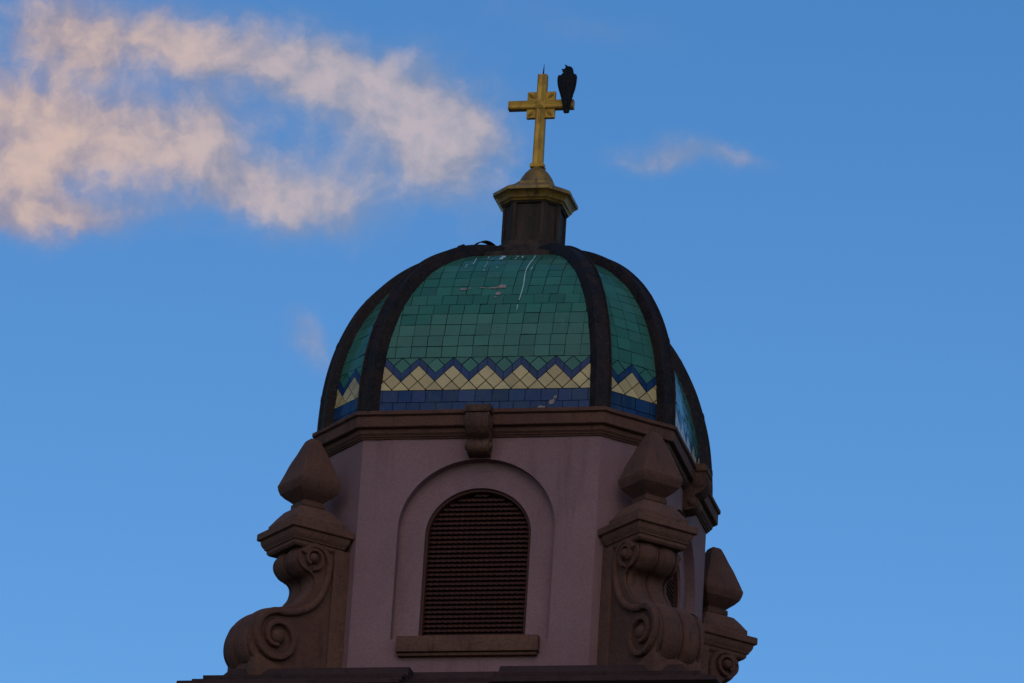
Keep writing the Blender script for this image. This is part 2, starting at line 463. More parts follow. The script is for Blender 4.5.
bm = bmesh.new()
def face_xf(q):
    ca, sa = [(1, 0), (0, 1), (-1, 0), (0, -1)][q]
    return lambda x, y, z: (x * ca - y * sa, x * sa + y * ca, z)
for q in range(4):
    T = face_xf(q); V = lambda x, y, z: bm.verts.new(T(x, y, z))
    A1 = arch(RH, RS, RT, SILL); A2 = arch(OH, OS, OT, SILL)
    # outer boundary sampled with the same count as the arch
    n1 = len(A1); outer = []
    for (x, z) in A1:
        if z <= RS + 1e-6: outer.append((math.copysign(WA, x), z))
        else:
            cx, cz = 0.0, RS; dx, dz = x - cx, z - cz
            k = min(WA / abs(dx) if abs(dx) > 1e-6 else 1e9, (WT - cz) / dz if dz > 1e-6 else 1e9)
            outer.append((cx + dx * k, cz + dz * k))
    vo = [V(x, -WR, z) for x, z in outer]; va = [V(x, -WR, z) for x, z in A1]
    vb = [V(x, -WR + D1, z) for x, z in A1]; vc = [V(x, -WR + D1, z) for x, z in A2]; vd = [V(x, -WR + D1 + D2, z) for x, z in A2]
    for i in range(n1 - 1):
        quad(bm, vo[i], vo[i + 1], va[i + 1], va[i]); quad(bm, va[i], va[i + 1], vb[i + 1], vb[i])
        quad(bm, vb[i], vb[i + 1], vc[i + 1], vc[i]); quad(bm, vc[i], vc[i + 1], vd[i + 1], vd[i])
    # upper corners left by the radial sampling
    for sgn in (-1, 1):
        idx = [i for i, (x, z) in enumerate(outer) if abs(abs(x) - WA) < 1e-6 and x * sgn > 0 and z > RS]
        jdx = [i for i, (x, z) in enumerate(outer) if abs(z - WT) < 1e-6 and x * sgn > 0]
        i = idx[-1] if sgn < 0 else idx[0]; j = jdx[0] if sgn < 0 else jdx[-1]
        if abs(outer[i][1] - WT) > 1e-5: quad(bm, vo[i], vo[j], V(sgn * WA, -WR, WT))
    # below the sill line
    quad(bm, V(-WA, -WR, SILL), V(WA, -WR, SILL), V(WA, -WR, WB), V(-WA, -WR, WB))
    quad(bm, V(-RH, -WR, SILL), V(RH, -WR, SILL), V(RH, -WR + D1, SILL), V(-RH, -WR + D1, SILL))
    quad(bm, V(-OH, -WR + D1, SILL), V(OH, -WR + D1, SILL), V(OH, -WR + D1 + D2, SILL), V(-OH, -WR + D1 + D2, SILL))
    quad(bm, V(WA, -WR, WT), V(WR, -WA, WT), V(WR, -WA, WB), V(WA, -WR, WB))       # chamfer
bmesh.ops.remove_doubles(bm, verts=bm.verts, dist=1e-5)
wall = link('belfry_wall', bm, M['stucco'], tower)

# ------ louvred windows
def make_louvre():
    y0 = -WR + D1 + 0.065
    bm = bmesh.new()
    def half(z):
        if z <= OS: return OH
        t = (z - OS) / (OT - OS); return OH * math.sqrt(max(0, 1 - t * t))
    # arched near-black sheet, painting the unlit interior behind the slats
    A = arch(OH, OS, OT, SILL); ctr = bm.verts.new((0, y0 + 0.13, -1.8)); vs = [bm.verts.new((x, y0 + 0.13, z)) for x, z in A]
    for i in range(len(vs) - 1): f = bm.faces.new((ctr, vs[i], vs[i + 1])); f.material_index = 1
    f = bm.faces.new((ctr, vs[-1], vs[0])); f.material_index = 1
    z = SILL + 0.05; pitch = 0.0585
    while z < OT - 0.06:
        hw = min(half(z + 0.02), half(z + 0.06)) - 0.012
        if hw > 0.08:
            nx = max(6, int(hw * 2 / 0.011))
            lo, up, lob, upb = [], [], [], []
            for i in range(nx + 1):
                x = -hw + 2 * hw * i / nx; wv_ = 0.006 * math.sin(x * 2 * math.pi / 0.066) + 0.0015 * mnoise.noise(Vector((x * 9, z * 17, 0)))
                lo.append(bm.verts.new((x, y0 + 0.012 - wv_, z + wv_ * 0.5))); up.append(bm.verts.new((x, y0 + 0.075, z + 0.047)))
                lob.append(bm.verts.new((x, y0 + 0.016 - wv_, z - 0.013 + wv_ * 0.5))); upb.append(bm.verts.new((x, y0 + 0.079, z + 0.034)))
            for i in range(nx):
                quad(bm, lo[i], lo[i + 1], up[i + 1], up[i]); quad(bm, lob[i + 1], lob[i], upb[i], upb[i + 1])
                quad(bm, lo[i + 1], lo[i], lob[i], lob[i + 1])
        z += pitch
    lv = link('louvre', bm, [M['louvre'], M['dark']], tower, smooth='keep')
    # arched frame
    bm = bmesh.new(); fw = 0.034
    A = arch(OH - 0.003, OS, OT - 0.003, SILL + 0.002); B = arch(OH - fw, OS, OT - fw, SILL + fw)
    for ya, yb in ((y0 - 0.03, y0 + 0.09),):
        vA = [bm.verts.new((x, ya, z)) for x, z in A]; vB = [bm.verts.new((x, ya, z)) for x, z in B]
        wA = [bm.verts.new((x, yb, z)) for x, z in A]; wB = [bm.verts.new((x, yb, z)) for x, z in B]
        nn = len(A)
        for i in range(nn):
            j = (i + 1) % nn
            quad(bm, vA[i], vA[j], vB[j], vB[i]); quad(bm, vB[i], vB[j], wB[j], wB[i]); quad(bm, wB[i], wB[j], wA[j], wA[i]); quad(bm, wA[i], wA[j], vA[j], vA[i])
    link('frame', bm, M['louvre'], lv)
    return lv


lv = make_louvre()
for k in (1, 2, 3): copy_tree(lv, tower, k * math.pi / 2)

def make_sill():
    bm = bmesh.new()
    box(bm, -0.86, 0.86, -WR - 0.11, -WR + D1 + 0.17, SILL - 0.185, SILL + 0.012, 0.012)
    box(bm, -0.84, 0.84, -WR - 0.07, -WR + 0.05, SILL - 0.225, SILL - 0.187, 0.008)
    return link('sill', bm, M['stone_pale'], tower, smooth=40)
si = make_sill()
for k in (1, 2, 3): copy_tree(si, tower, k * math.pi / 2)

# ------ upper cornice
bm = bmesh.new()
oct_sweep(bm, [(-0.30, 0.03), (-0.02, 0.02), (0.14, 0.004), (0.160, -0.006), (0.160, -0.048), (0.130, -0.058), (0.122, -0.064), (0.134, -0.070),
               (0.134, -0.192), (0.126, -0.200), (0.076, -0.206), (0.068, -0.212), (0.078, -0.222), (0.070, -0.262), (0.046, -0.284), (0.043, -0.296),
               (0.026, -0.300), (0.022, -0.318), (-0.03, -0.322)], WR, WA, jit=0.005, seg=14)
corn = link('upper_cornice', bm, M['stone'], tower, smooth=30)

# ------ scroll keystones
def make_keystone():
    bm = bmesh.new()
    prof = catmull([(0.30, -0.035), (0.322, -0.07), (0.345, -0.13), (0.33, -0.21), (0.27, -0.285), (0.19, -0.325), (0.175, -0.345), (0.215, -0.375), (0.235, -0.425), (0.21, -0.48), (0.14, -0.515), (0.02, -0.53)], 4)
    W_ = 0.145; ns = 18; grid = []
    for p in prof:
        row = []
        for k in range(ns + 1):
            s = -1 + 2 * k / ns; x = s * W_ * (1.0 - 0.10 * (-p.y - 0.03) / 0.5)
            dd = 0.012 * abs(math.cos(s * math.pi * 1.5)) + (0.014 if abs(s) > 0.84 else 0)
            row.append(bm.verts.new((x, -WR - max(0.01, p.x - 0.02 + dd), p.y)))
        grid.append(row)
    for a, b2 in zip(grid, grid[1:]):
        for k in range(ns): bm.faces.new((a[k], a[k + 1], b2[k + 1], b2[k]))
    for k in (0, ns):
        back = [bm.verts.new((g[k].co.x, -WR + 0.05, g[k].co.z)) for g in grid]
        for i in range(len(grid) - 1): bm.faces.new((grid[i][k], grid[i + 1][k], back[i + 1], back[i]))
    # side eyes
    for sx in (-1, 1):
        for (oy, oz, r) in ((0.215, -0.155, 0.085), (0.145, -0.425, 0.05)):
            tube(bm, [(sx * 0.12, -WR - oy, oz), (sx * 0.148, -WR - oy, oz), (sx * 0.165, -WR - oy, oz)], [r, r, r * 0.55], 16)
    box(bm, -0.165, 0.165, -WR - 0.32, -WR, -0.035, 0.045, 0.012)
    box(bm, -0.15, 0.15, -WR - 0.29, -WR, 0.045, 0.065, 0.008)
    bmesh.ops.translate(bm, verts=bm.verts, vec=(0, 0.03, -0.045))
    return link('keystone', bm, M['stone_stained'], tower, smooth=35)
ks = make_keystone()
for k in (1, 2, 3): copy_tree(ks, tower, k * math.pi / 2)

# ------ scroll buttresses on the diagonals; local frame: o = outwards, s = sideways
OD = Vector((-0.70711, -0.70711, 0)); SD = Vector((0.70711, -0.70711, 0))
def W3(o_, s_, z): return OD * o_ + SD * s_ + Vector((0, 0, z))
BC = 2.947                                   # centre of the cap, outwards
SPROF = [(3.04, -1.73), (3.13, -1.77), (3.185, -1.85), (3.18, -1.95), (3.10, -2.035), (3.00, -2.07), (2.945, -2.14), (2.96, -2.26), (3.03, -2.37), (3.12, -2.475),
         (3.25, -2.555), (3.40, -2.605), (3.55, -2.66), (3.68, -2.77), (3.755, -2.92), (3.775, -3.06), (3.75, -3.18), (3.68, -3.28)]

def make_buttress():
    bm = bmesh.new(); HS = 0.30
    prof = catmull([(a, b2, 0) for a, b2 in SPROF], 4)
    ns = 44; grid = []
    for i, p in enumerate(prof):
        t = (prof[min(i + 1, len(prof) - 1)] - prof[max(i - 1, 0)]).normalized(); nn = Vector((-t.y, t.x, 0)) * 1.0
        if nn.x < 0 and i < 3: nn = -nn
        nn = Vector((-t.y, t.x, 0))
        # outward normal: the profile runs downwards, so outwards is the left-hand side
        row = []
        for k in range(ns + 1):
            s = -1 + 2 * k / ns; a_ = abs(s)
            if a_ > 0.88: dd = 0.006
            elif a_ > 0.83: dd = -0.028
            else: dd = -0.030 + 0.072 * math.sqrt(max(0, 1 - ((a_ - 0.43) / 0.43) ** 2)) ** 0.8 + (0.020 if a_ < 0.05 else 0)
            q = p + nn * dd
            row.append(bm.verts.new(W3(q.x, s * HS, q.y)))
        grid.append(row)
    for a, b2 in zip(grid, grid[1:]):
        for k in range(ns): bm.faces.new((a[k], a[k + 1], b2[k + 1], b2[k]))
    bo = 2.50
    for k in (0, ns):
        back = [bm.verts.new(W3(bo, (-HS if k == 0 else HS), -1.73 + (-3.52 + 1.73) * i / (len(grid) - 1))) for i in range(len(grid))]
        for i in range(len(grid) - 1): bm.faces.new((grid[i][k], grid[i + 1][k], back[i + 1], back[i]))
        low = bm.verts.new(W3(3.55, (-HS if k == 0 else HS), -3.52)); bm.faces.new((grid[-1][k], back[-1], low))
    body = link('scroll_buttress', bm, M['stone'], tower, smooth=42)
    # side pilaster strips
    bm = bmesh.new()
    for sg in (-1, 1):
        box(bm, 2.48, 2.72, min(sg * 0.28, sg * 0.335), max(sg * 0.28, sg * 0.335), -3.52, -1.72, 0.012, xf=lambda c: W3(c.x, c.y, c.z))
    link('pilaster', bm, M['stone_pale'], body)
    # wedge plinth under the big scroll
    bm = bmesh.new()
    vs = box(bm, 3.25, 3.70, -0.275, 0.275, -3.52, -3.16, 0.0)
    for v in vs:
        if v.co.z > -3.3 and v.co.x < 3.4: v.co.z = -3.36
        elif v.co.z > -3.3: v.co.z -= 0.04
    es = list({e for v in vs for e in v.link_edges}); bmesh.ops.bevel(bm, geom=es, offset=0.012, segments=2, affect='EDGES')
    for v in bm.verts: v.co = W3(v.co.x, v.co.y * 1.16, v.co.z)
    link('plinth', bm, M['stone_pale'], body)
    # spiral volutes carved on both cheeks
    for sg in (-1, 1):
        bm = bmesh.new(); path = []
        U = Vector((3.00, -1.90)); Lc = Vector((3.41, -2.97))
        # upper spiral, from the eye outwards
        for k in range(46):
            t = k / 45; r = 0.080 + 0.055 * t; th = R(-60) + t * R(330)
            path.append((U.x + r * math.cos(th), U.y + r * math.sin(th)))
        path = path[::-1]
        up_spiral = path
        # long S band from the upper scroll down the inside of the neck to the lower spiral
        Sb = catmull([(3.14, -1.86, 0), (3.03, -1.75, 0), (2.89, -1.76, 0), (2.79, -1.87, 0), (2.775, -2.02, 0), (2.80, -2.18, 0), (2.86, -2.34, 0), (2.95, -2.47, 0), (3.07, -2.56, 0), (3.21, -2.62, 0), (3.36, -2.65, 0)], 6)
        lo = []
        for k in range(90):
            t = k / 89; r = 0.235 * (1 - t) ** 0.85 + 0.09; th = R(100) - t * R(560)
            lo.append((Lc.x + r * math.cos(th) * 0.98, Lc.y + r * math.sin(th)))
        def ridge(pts, w0, w1, hh):
            N_ = len(pts); rows = []
            for i, p in enumerate(pts):
                a = pts[max(i - 1, 0)]; b2 = pts[min(i + 1, N_ - 1)]
                t = Vector((b2[0] - a[0], b2[1] - a[1])).normalized(); nn = Vector((-t.y, t.x)); wd = w0 + (w1 - w0) * i / (N_ - 1)
                row = []
                for (u, h_) in ((-1, -0.02), (-0.95, 0.55), (-0.6, 0.95), (0, 1.0), (0.6, 0.95), (0.95, 0.55), (1, -0.02)):
                    row.append(bm.verts.new(W3(p[0] + nn.x * wd * u, sg * (HS + hh * h_), p[1] + nn.y * wd * u)))
                rows.append(row)
            for a, b2 in zip(rows, rows[1:]):
                for k in range(6): bm.faces.new((a[k], a[k + 1], b2[k + 1], b2[k]))
            bm.faces.new(rows[0]); bm.faces.new(rows[-1][::-1])
        ridge(up_spiral, 0.030, 0.024, 0.055)
        ridge([(p.x, p.y) for p in Sb] , 0.036, 0.046, 0.052)
        ridge(lo, 0.046, 0.032, 0.060)
        # raised eyes of the scrolls
        for (c0, r) in ((U, 0.068), (Lc, 0.095)):
            rg = []
            for (rr, hh) in ((1, -0.01), (0.95, 0.035), (0.7, 0.070), (0.35, 0.086)):
                rg.append([bm.verts.new(W3(c0.x + r * rr * math.cos(k * math.pi / 10), sg * (HS + hh), c0.y + r * rr * math.sin(k * math.pi / 10))) for k in range(20)])
            for a, b2 in zip(rg, rg[1:]):
                for k in range(20): bm.faces.new((a[k], a[(k + 1) % 20], b2[(k + 1) % 20], b2[k]))
            bm.faces.new(rg[-1])
        link('volute', bm, M['stone'], body, smooth=50)
    # moulded cap
    ctr = W3(BC, 0, 0)
    bm = bmesh.new()
    sq_loft(bm, [(0.20, -1.20), (0.29, -1.228), (0.30, -1.238), (0.38, -1.305), (0.455, -1.385), (0.474, -1.402), (0.478, -1.48), (0.595, -1.492), (0.609, -1.502), (0.609, -1.572), (0.602, -1.580), (0.562, -1.586), (0.560, -1.600),
                 (0.556, -1.625), (0.535, -1.66), (0.505, -1.69), (0.50, -1.705), (0.475, -1.712), (0.47, -1.75), (0.44, -1.775)], ctr, round_=0.025, jit=0.006)
    link('cap', bm, M['stone_pale'], body, smooth=22)
    # pyramid finial on its bulb
    bm = bmesh.new()
    prof = [(0.07, -0.305), (0.095, -0.322)]
    for k in range(1, 13):
        t = k / 12; prof.append((0.095 + (0.385 - 0.095) * t + 0.012 * math.sin(math.pi * t), -0.322 - 0.545 * t))
    prof += [(0.396, -0.882), (0.398, -0.90), (0.388, -0.945), (0.36, -1.00), (0.30, -1.05), (0.225, -1.095), (0.195, -1.115), (0.188, -1.125), (0.213, -1.135), (0.216, -1.19), (0.205, -1.20), (0.20, -1.23)]
    sq_loft(bm, prof, ctr, round_=0.05, jit=0.007)
    link('finial', bm, M['stone'], body, smooth=19)
    return body


bt = make_buttress()
for k in (1, 2, 3): copy_tree(bt, tower, k * math.pi / 2)

# ------------------------------------------------------------------ dome
PR, PA, DH, NE = 2.09, 1.425, 2.685, 2.30
def k_of(t): return math.cos(t) ** (2 / NE)
def z_of(t): return DH * math.sin(t) ** (2 / NE)
T_END = math.acos(0.17 ** (NE / 2))
def t_list(nseg): return [T_END * (i / nseg) for i in range(nseg + 1)]

bm = bmesh.new()
rings = []
for t in t_list(40):
    k = k_of(t); rings.append([bm.verts.new((x * k * 0.997, y * k * 0.997, z_of(t) - 0.012)) for x, y in oct_ring(PR, PA)])
for r0, r1 in zip(rings, rings[1:]):
    for i in range(8): bm.faces.new((r0[i], r0[(i + 1) % 8], r1[(i + 1) % 8], r1[i]))
bm.faces.new(rings[-1])
dome = link('dome', bm, M['grout'], tower)

GREEN = [(0.032, 0.124, 0.078), (0.029, 0.117, 0.074), (0.034, 0.129, 0.081), (0.028, 0.110, 0.071), (0.037, 0.131, 0.085)]
YELLOW = [(0.47, 0.33, 0.135), (0.43, 0.30, 0.12), (0.50, 0.355, 0.15), (0.40, 0.27, 0.11)]
BLUE = [(0.006, 0.026, 0.080), (0.005, 0.023, 0.070), (0.008, 0.030, 0.088), (0.005, 0.021, 0.062)]


def clip(poly, a, b2, c):
    """keep a*u + b*v <= c"""
    out = []
    for i in range(len(poly)):
        p, q = poly[i], poly[(i + 1) % len(poly)]
        dp, dq = a * p[0] + b2 * p[1] - c, a * q[0] + b2 * q[1] - c
        if dp <= 0: out.append(p)
        if dp * dq < 0:
            s = dp / (dp - dq); out.append((p[0] + (q[0] - p[0]) * s, p[1] + (q[1] - p[1]) * s))
    return out


class Panel:
    """one gore of the dome: flat across, curved upwards; u across, v along the curve"""
    def __init__(s, ang, dist, half):
        s.n = Vector((math.cos(ang), math.sin(ang), 0)); s.e = Vector((-math.sin(ang), math.cos(ang), 0)); s.d = dist; s.h = half
        s.tab = []; L = 0; pp = None
        for i in range(1201):
            t = T_END * i / 1200; p = (dist * k_of(t), z_of(t))
            if pp: L += math.hypot(p[0] - pp[0], p[1] - pp[1])
            s.tab.append((L, t)); pp = p
        s.L = L
    def t(s, v):
        v = min(max(v, 0), s.L); lo, hi = 0, len(s.tab) - 1
        while hi - lo > 1:
            m_ = (lo + hi) // 2
            if s.tab[m_][0] <= v: lo = m_
            else: hi = m_
        a, b2 = s.tab[lo], s.tab[hi]
        return a[1] + (b2[1] - a[1]) * ((v - a[0]) / max(1e-9, b2[0] - a[0]))
    def hw(s, v): return s.h * k_of(s.t(v))
    def pos(s, u, v, off=0.0):
        t = s.t(v); t0, t1 = max(t - 0.01, 1e-4), min(t + 0.01, T_END)
        tv = Vector((s.d * (k_of(t1) - k_of(t0)), z_of(t1) - z_of(t0))).normalized(); nn = Vector((tv.y, -tv.x))
        return s.n * (s.d * k_of(t) + nn.x * off) + s.e * u + Vector((0, 0, z_of(t) + nn.y * off)), s.n * nn.x + Vector((0, 0, nn.y))


def add_tile(bm, lay, P, poly, colr, rng, gap=0.006, off=0.012, mi=0):
    """a slightly tilted glazed slab with thin edges"""
    v0 = min(p[1] for p in poly); v1 = max(p[1] for p in poly)
    if v1 > P.L: poly = clip(poly, 0, 1, P.L); 
    if len(poly) < 3: return
    h0, h1 = P.hw(v0), P.hw(v1); sl_ = (h1 - h0) / max(1e-6, v1 - v0)
    poly = clip(poly, 1, -sl_, h0 - sl_ * v0 - 0.01)
    if len(poly) >= 3: poly = clip(poly, -1, -sl_, h0 - sl_ * v0 - 0.01)
    if len(poly) < 3: return
    cu = sum(p[0] for p in poly) / len(poly); cv = sum(p[1] for p in poly) / len(poly)
    area = abs(sum(poly[i][0] * poly[(i + 1) % len(poly)][1] - poly[(i + 1) % len(poly)][0] * poly[i][1] for i in range(len(poly)))) / 2
    if area < 4e-4: return
    # pull every edge inwards by the joint
    q = poly
    sgn = 1 if sum(poly[i][0] * poly[(i + 1) % len(poly)][1] - poly[(i + 1) % len(poly)][0] * poly[i][1] for i in range(len(poly))) > 0 else -1
    for i in range(len(poly)):
        a, b2 = poly[i], poly[(i + 1) % len(poly)]; ex, ey = b2[0] - a[0], b2[1] - a[1]; l = math.hypot(ex, ey)
        if l < 1e-6: continue
        nx_, ny_ = ey / l * sgn, -ex / l * sgn
        q = clip(q, nx_, ny_, nx_ * a[0] + ny_ * a[1] - gap)
        if len(q) < 3: return
    tu, tv_ = rng.gauss(0, 0.016), rng.gauss(0, 0.016); do = rng.uniform(-0.002, 0.003)
    top, bot = [], []
    # long tiles follow the curve: split in two along v is not needed at this size
    for (u, v) in q:
        p, nn = P.pos(u, v, off + do + (u - cu) * tu + (v - cv) * tv_); p2, _ = P.pos(u, v, -0.014)
        top.append(bm.verts.new(p)); bot.append(bm.verts.new(p2))
    f = bm.faces.new(top); fs = [f]
    for i in range(len(top)):
        j = (i + 1) % len(top); fs.append(bm.faces.new((top[j], top[i], bot[i], bot[j])))
    g = rng.uniform(0.92, 1.08); cc_ = (min(1, colr[0] * g), min(1, colr[1] * g), min(1, colr[2] * g), 1)
    for f in fs:
        f.material_index = mi
        for lp in f.loops: lp[lay] = cc_


LAT = 0.2125; V_Y0 = 0.30; V_PK = V_Y0 + 0.12 + LAT; ZIG = 0.105; V_G = V_PK + ZIG
def zig(u):                                   # top edge of the yellow band
    x = (u / (2 * LAT)) % 1.0; return V_PK - LAT * (1 - abs(2 * x - 1)) if False else V_PK - LAT * 2 * min(x, 1 - x)


def make_panel(P, name, seed, extras=None):
    rng = random.Random(seed); bm = bmesh.new(); lay = bm.loops.layers.float_color.new('tint')
    H = P.h + 0.3
    # blue border: two courses
    for r_, (va, vb) in enumerate(((0.012, 0.145), (0.145, V_Y0))):
        u = -H + rng.uniform(0, 0.1)
        while u < H:
            wd = rng.choice((0.17, 0.2, 0.2, 0.21)); add_tile(bm, lay, P, [(u, va), (u + wd, va), (u + wd, vb), (u, vb)], rng.choice(BLUE), rng, 0.004); u += wd
    # yellow diamonds and the green ones above the zigzag share a diagonal lattice
    def lattice(shift, pick, colset, lo, hi):
        for i in range(-16, 17):
            for j in range(-16, 17):
                cu = (i - j) * LAT / 2; cv = V_PK + shift - LAT / 2 - (i + j) * LAT / 2
                if abs(cu) > H or cv < -0.2 or cv > V_G + 0.3 or not pick(cu, cv): continue
                hh = LAT / 2; poly = [(cu, cv - hh), (cu + hh, cv), (cu, cv + hh), (cu - hh, cv)]
                poly = clip(poly, 0, -1, -lo)
                if len(poly) >= 3: poly = clip(poly, 0, 1, hi)
                if len(poly) >= 3: add_tile(bm, lay, P, poly, rng.choice(colset), rng, 0.0055)
    lattice(0.0, lambda u, v: v < zig(u), YELLOW, V_Y0, 9)
    lattice(ZIG, lambda u, v: v > zig(u) + ZIG, GREEN, 0, V_G)
    mmax = int(H / LAT) + 2
    for k in range(-mmax, mmax):
        u0, u1 = k * LAT, (k + 1) * LAT
        z0, z1 = zig(u0 + 1e-9), zig(u1 - 1e-9)
        um, zm = (u0 + u1) / 2, (z0 + z1) / 2
        add_tile(bm, lay, P, [(u0, z0), (um, zm), (um, zm + ZIG), (u0, z0 + ZIG)], rng.choice(BLUE), rng, 0.003)
        add_tile(bm, lay, P, [(um, zm), (u1, z1), (u1, z1 + ZIG), (um, zm + ZIG)], rng.choice(BLUE), rng, 0.003)
    # green courses
    v = V_G; row = 0
    while v < P.L - 0.02:
        hgt = rng.choice((0.155, 0.165, 0.18)); wd = 0.192
        shift = (wd / 2 if rng.random() < 0.12 else 0.0) + rng.uniform(-0.010, 0.010)
        rowc = rng.uniform(0.95, 1.05); half_n = int(H / wd) + 1
        for k in range(-half_n, half_n):
            u = k * wd + shift; c3 = rng.choice(GREEN)
            add_tile(bm, lay, P, [(u, v), (u + wd, v), (u + wd, v + hgt), (u, v + hgt)], tuple(x * rowc for x in c3), rng, rng.choice((0.0025, 0.0035, 0.005)))
        v += hgt; row += 1
    if extras: extras(bm, lay, P, rng)
    return link(name, bm, [M['tile'], M['white'], M['clay']], dome, smooth='keep')


def patch(bm, lay, P, rng, u, v, ru, rv, mi, k=17, off=0.021):
    vs = []
    for i in range(k):
        t = 2 * math.pi * i / k; r = rng.uniform(0.35, 1.15)
        vs.append(bm.verts.new(P.pos(u + ru * r * math.cos(t), v + rv * r * math.sin(t), off)[0]))
    f = bm.faces.new(vs); f.material_index = mi


def streak(bm, lay, P, rng, pts, wd, mi=1, off=0.022):
    rows = []
    for i, (u, v) in enumerate(pts):
        g = wd * rng.uniform(0.5, 1.3); rows.append([bm.verts.new(P.pos(u - g, v, off)[0]), bm.verts.new(P.pos(u + g, v, off)[0])])
    for a, b2 in zip(rows, rows[1:]):
        if rng.random() < 0.14: continue
        f = bm.faces.new((a[0], a[1], b2[1], b2[0])); f.material_index = mi


def front_extras(bm, lay, P, rng):
    # worn glaze, bare clay and bird lime on the gore facing the viewer (u, v in metres on the gore)
    for (u, v, ru, rv) in ((-0.44, 1.80, .05, .025), (-0.36, 1.82, .02, .012), (-0.06, 1.82, .08, .018), (-0.2, 1.83, .05, .010), (0.04, 1.84, .06, .04), (0.02, 1.71, .035, .04), (-0.01, 1.65, .022, .02)):
        patch(bm, lay, P, rng, u, v, ru, rv, 2)
    for (u, v, ru, rv) in ((0.84, 0.13, .045, .04), (0.72, 0.055, .055, .035), (0.88, 0.19, .03, .03)):
        patch(bm, lay, P, rng, u, v, ru, rv, 2)
    streak(bm, lay, P, rng, [(0.30 + 0.012 * math.sin(i * .7), 2.78 - i * 0.085) for i in range(17)], 0.006)
    for (u, v, l, wd) in ((-0.10, 2.80, .22, .030), (0.08, 2.78, .2, .008), (-0.42, 2.66, .25, .006), (-0.25, 2.5, .3, .004), (0.15, 2.82, .18, .008), (-0.28, 2.8, .15, .007), (-0.5, 2.4, .1, .006), (0.35, 2.3, .12, .004), (-0.1, 2.35, .1, .004)):
        streak(bm, lay, P, rng, [(u + rng.uniform(-.008, .008), v - l * i / 6) for i in range(7)], wd)


CD, CH = (PR + PA) / math.sqrt(2), (PR - PA) / math.sqrt(2)
for i in range(8):
    ang = -math.pi / 2 + i * math.pi / 4
    P = Panel(ang, PR, PA) if i % 2 == 0 else Panel(ang, CD, CH)
    make_panel(P, 'tile_panel', 40 + i, front_extras if i == 0 else None)

# ribs
def rib_frame(t, rc):
    t0, t1 = max(t - 0.004, 1e-5), min(t + 0.004, T_END + 0.01)
    tv = Vector((rc * (k_of(t1) - k_of(t0)), z_of(t1) - z_of(t0))).normalized()
    return Vector((rc * k_of(t), z_of(t))), Vector((tv.y, -tv.x))


def make_rib(ang, name='rib', torn=False):
    rc = math.hypot(PR, PA); d_ = Vector((math.cos(ang), math.sin(ang), 0)); e_ = Vector((-math.sin(ang), math.cos(ang), 0))
    bm = bmesh.new(); rng = random.Random(int(ang * 100))
    sec = [(-0.108, -0.12), (-0.108, 0.110), (-0.102, 0.126), (-0.086, 0.128), (-0.078, 0.106), (0.078, 0.106), (0.086, 0.128), (0.102, 0.126), (0.108, 0.110), (0.108, -0.12)]
    rows = []; NS = 64
    joints = [0.10, 0.30, 0.52, 0.74, 0.98]
    for i in range(NS + 1):
        t = T_END * (i / NS); p, nn = rib_frame(t, rc)
        taper = 1.0 - 0.12 * (i / NS)
        sw = 1.0
        jt = mnoise.noise(Vector((t * 6, ang * 3, 0))) * 0.006
        row = []
        for (s, h) in sec:
            q = p + nn * (h * (0.95 + 0.25 * (i / NS) ** 4 if h > 0 else 1) + (jt if h > 0 else 0)); row.append(bm.verts.new(d_ * q.x + e_ * s * taper + Vector((0, 0, q.y + (0.0 if i else -0.0)))))
        rows.append(row)
    for a, b2 in zip(rows, rows[1:]):
        for k in range(len(sec) - 1): bm.faces.new((a[k], a[k + 1], b2[k + 1], b2[k]))
    bm.faces.new(rows[0]); bm.faces.new(rows[-1][::-1])
    # overlapping sheet joints
    for jn in joints:
        t = T_END * jn / 1.1
        rr = []
        for dt in (-0.012, 0.012):
            p, nn = rib_frame(t + dt, rc); row = []
            for (s, h) in sec:
                q = p + nn * (h * 0.95 + 0.003 if h > 0 else h); row.append(bm.verts.new(d_ * q.x + e_ * (s * (1.0 - 0.12 * t / T_END) + math.copysign(0.003, s)) + Vector((0, 0, q.y))))
            rr.append(row)
        for k in range(len(sec) - 1): bm.faces.new((rr[0][k], rr[0][k + 1], rr[1][k + 1], rr[1][k]))
        for row in rr: bm.faces.new(row)
    if torn:     # strip of sheet metal peeled up near the lantern
        for (ts, ln, hh, so) in ((0.86, 0.11, 0.075, 0.02), (0.80, 0.03, 0.035, -0.03)):
            rr = []
            for i in range(13):
                x = i / 12; p, nn = rib_frame(T_END * (ts + ln * x), rc)
                q = p + nn * (0.118 + hh * math.sin(math.pi * min(1, x * 1.1)) ** 0.8)
                wd = 0.045 * (0.35 + 0.65 * math.sin(math.pi * (0.15 + 0.7 * x)))
                rr.append([bm.verts.new(d_ * (q.x + dd * nn.x) + e_ * (so + s) + Vector((0, 0, q.y + dd * nn.y))) for s, dd in ((-wd, 0), (wd, 0), (wd, .012), (-wd, .012))])
            for a, b2 in zip(rr, rr[1:]):
                for k in range(4): bm.faces.new((a[k], a[(k + 1) % 4], b2[(k + 1) % 4], b2[k]))
            bm.faces.new(rr[0]); bm.faces.new(rr[-1][::-1])
    return link(name, bm, M['rib'], dome, smooth=40)


for (x, y) in oct_ring(PR, PA):
    ang = math.atan2(y, x)
    make_rib(ang, torn=(x < -1 and y < -2))

dome.rotation_euler.z = 0.018; dome.scale.x = 0.985; dome.location.x = -0.030

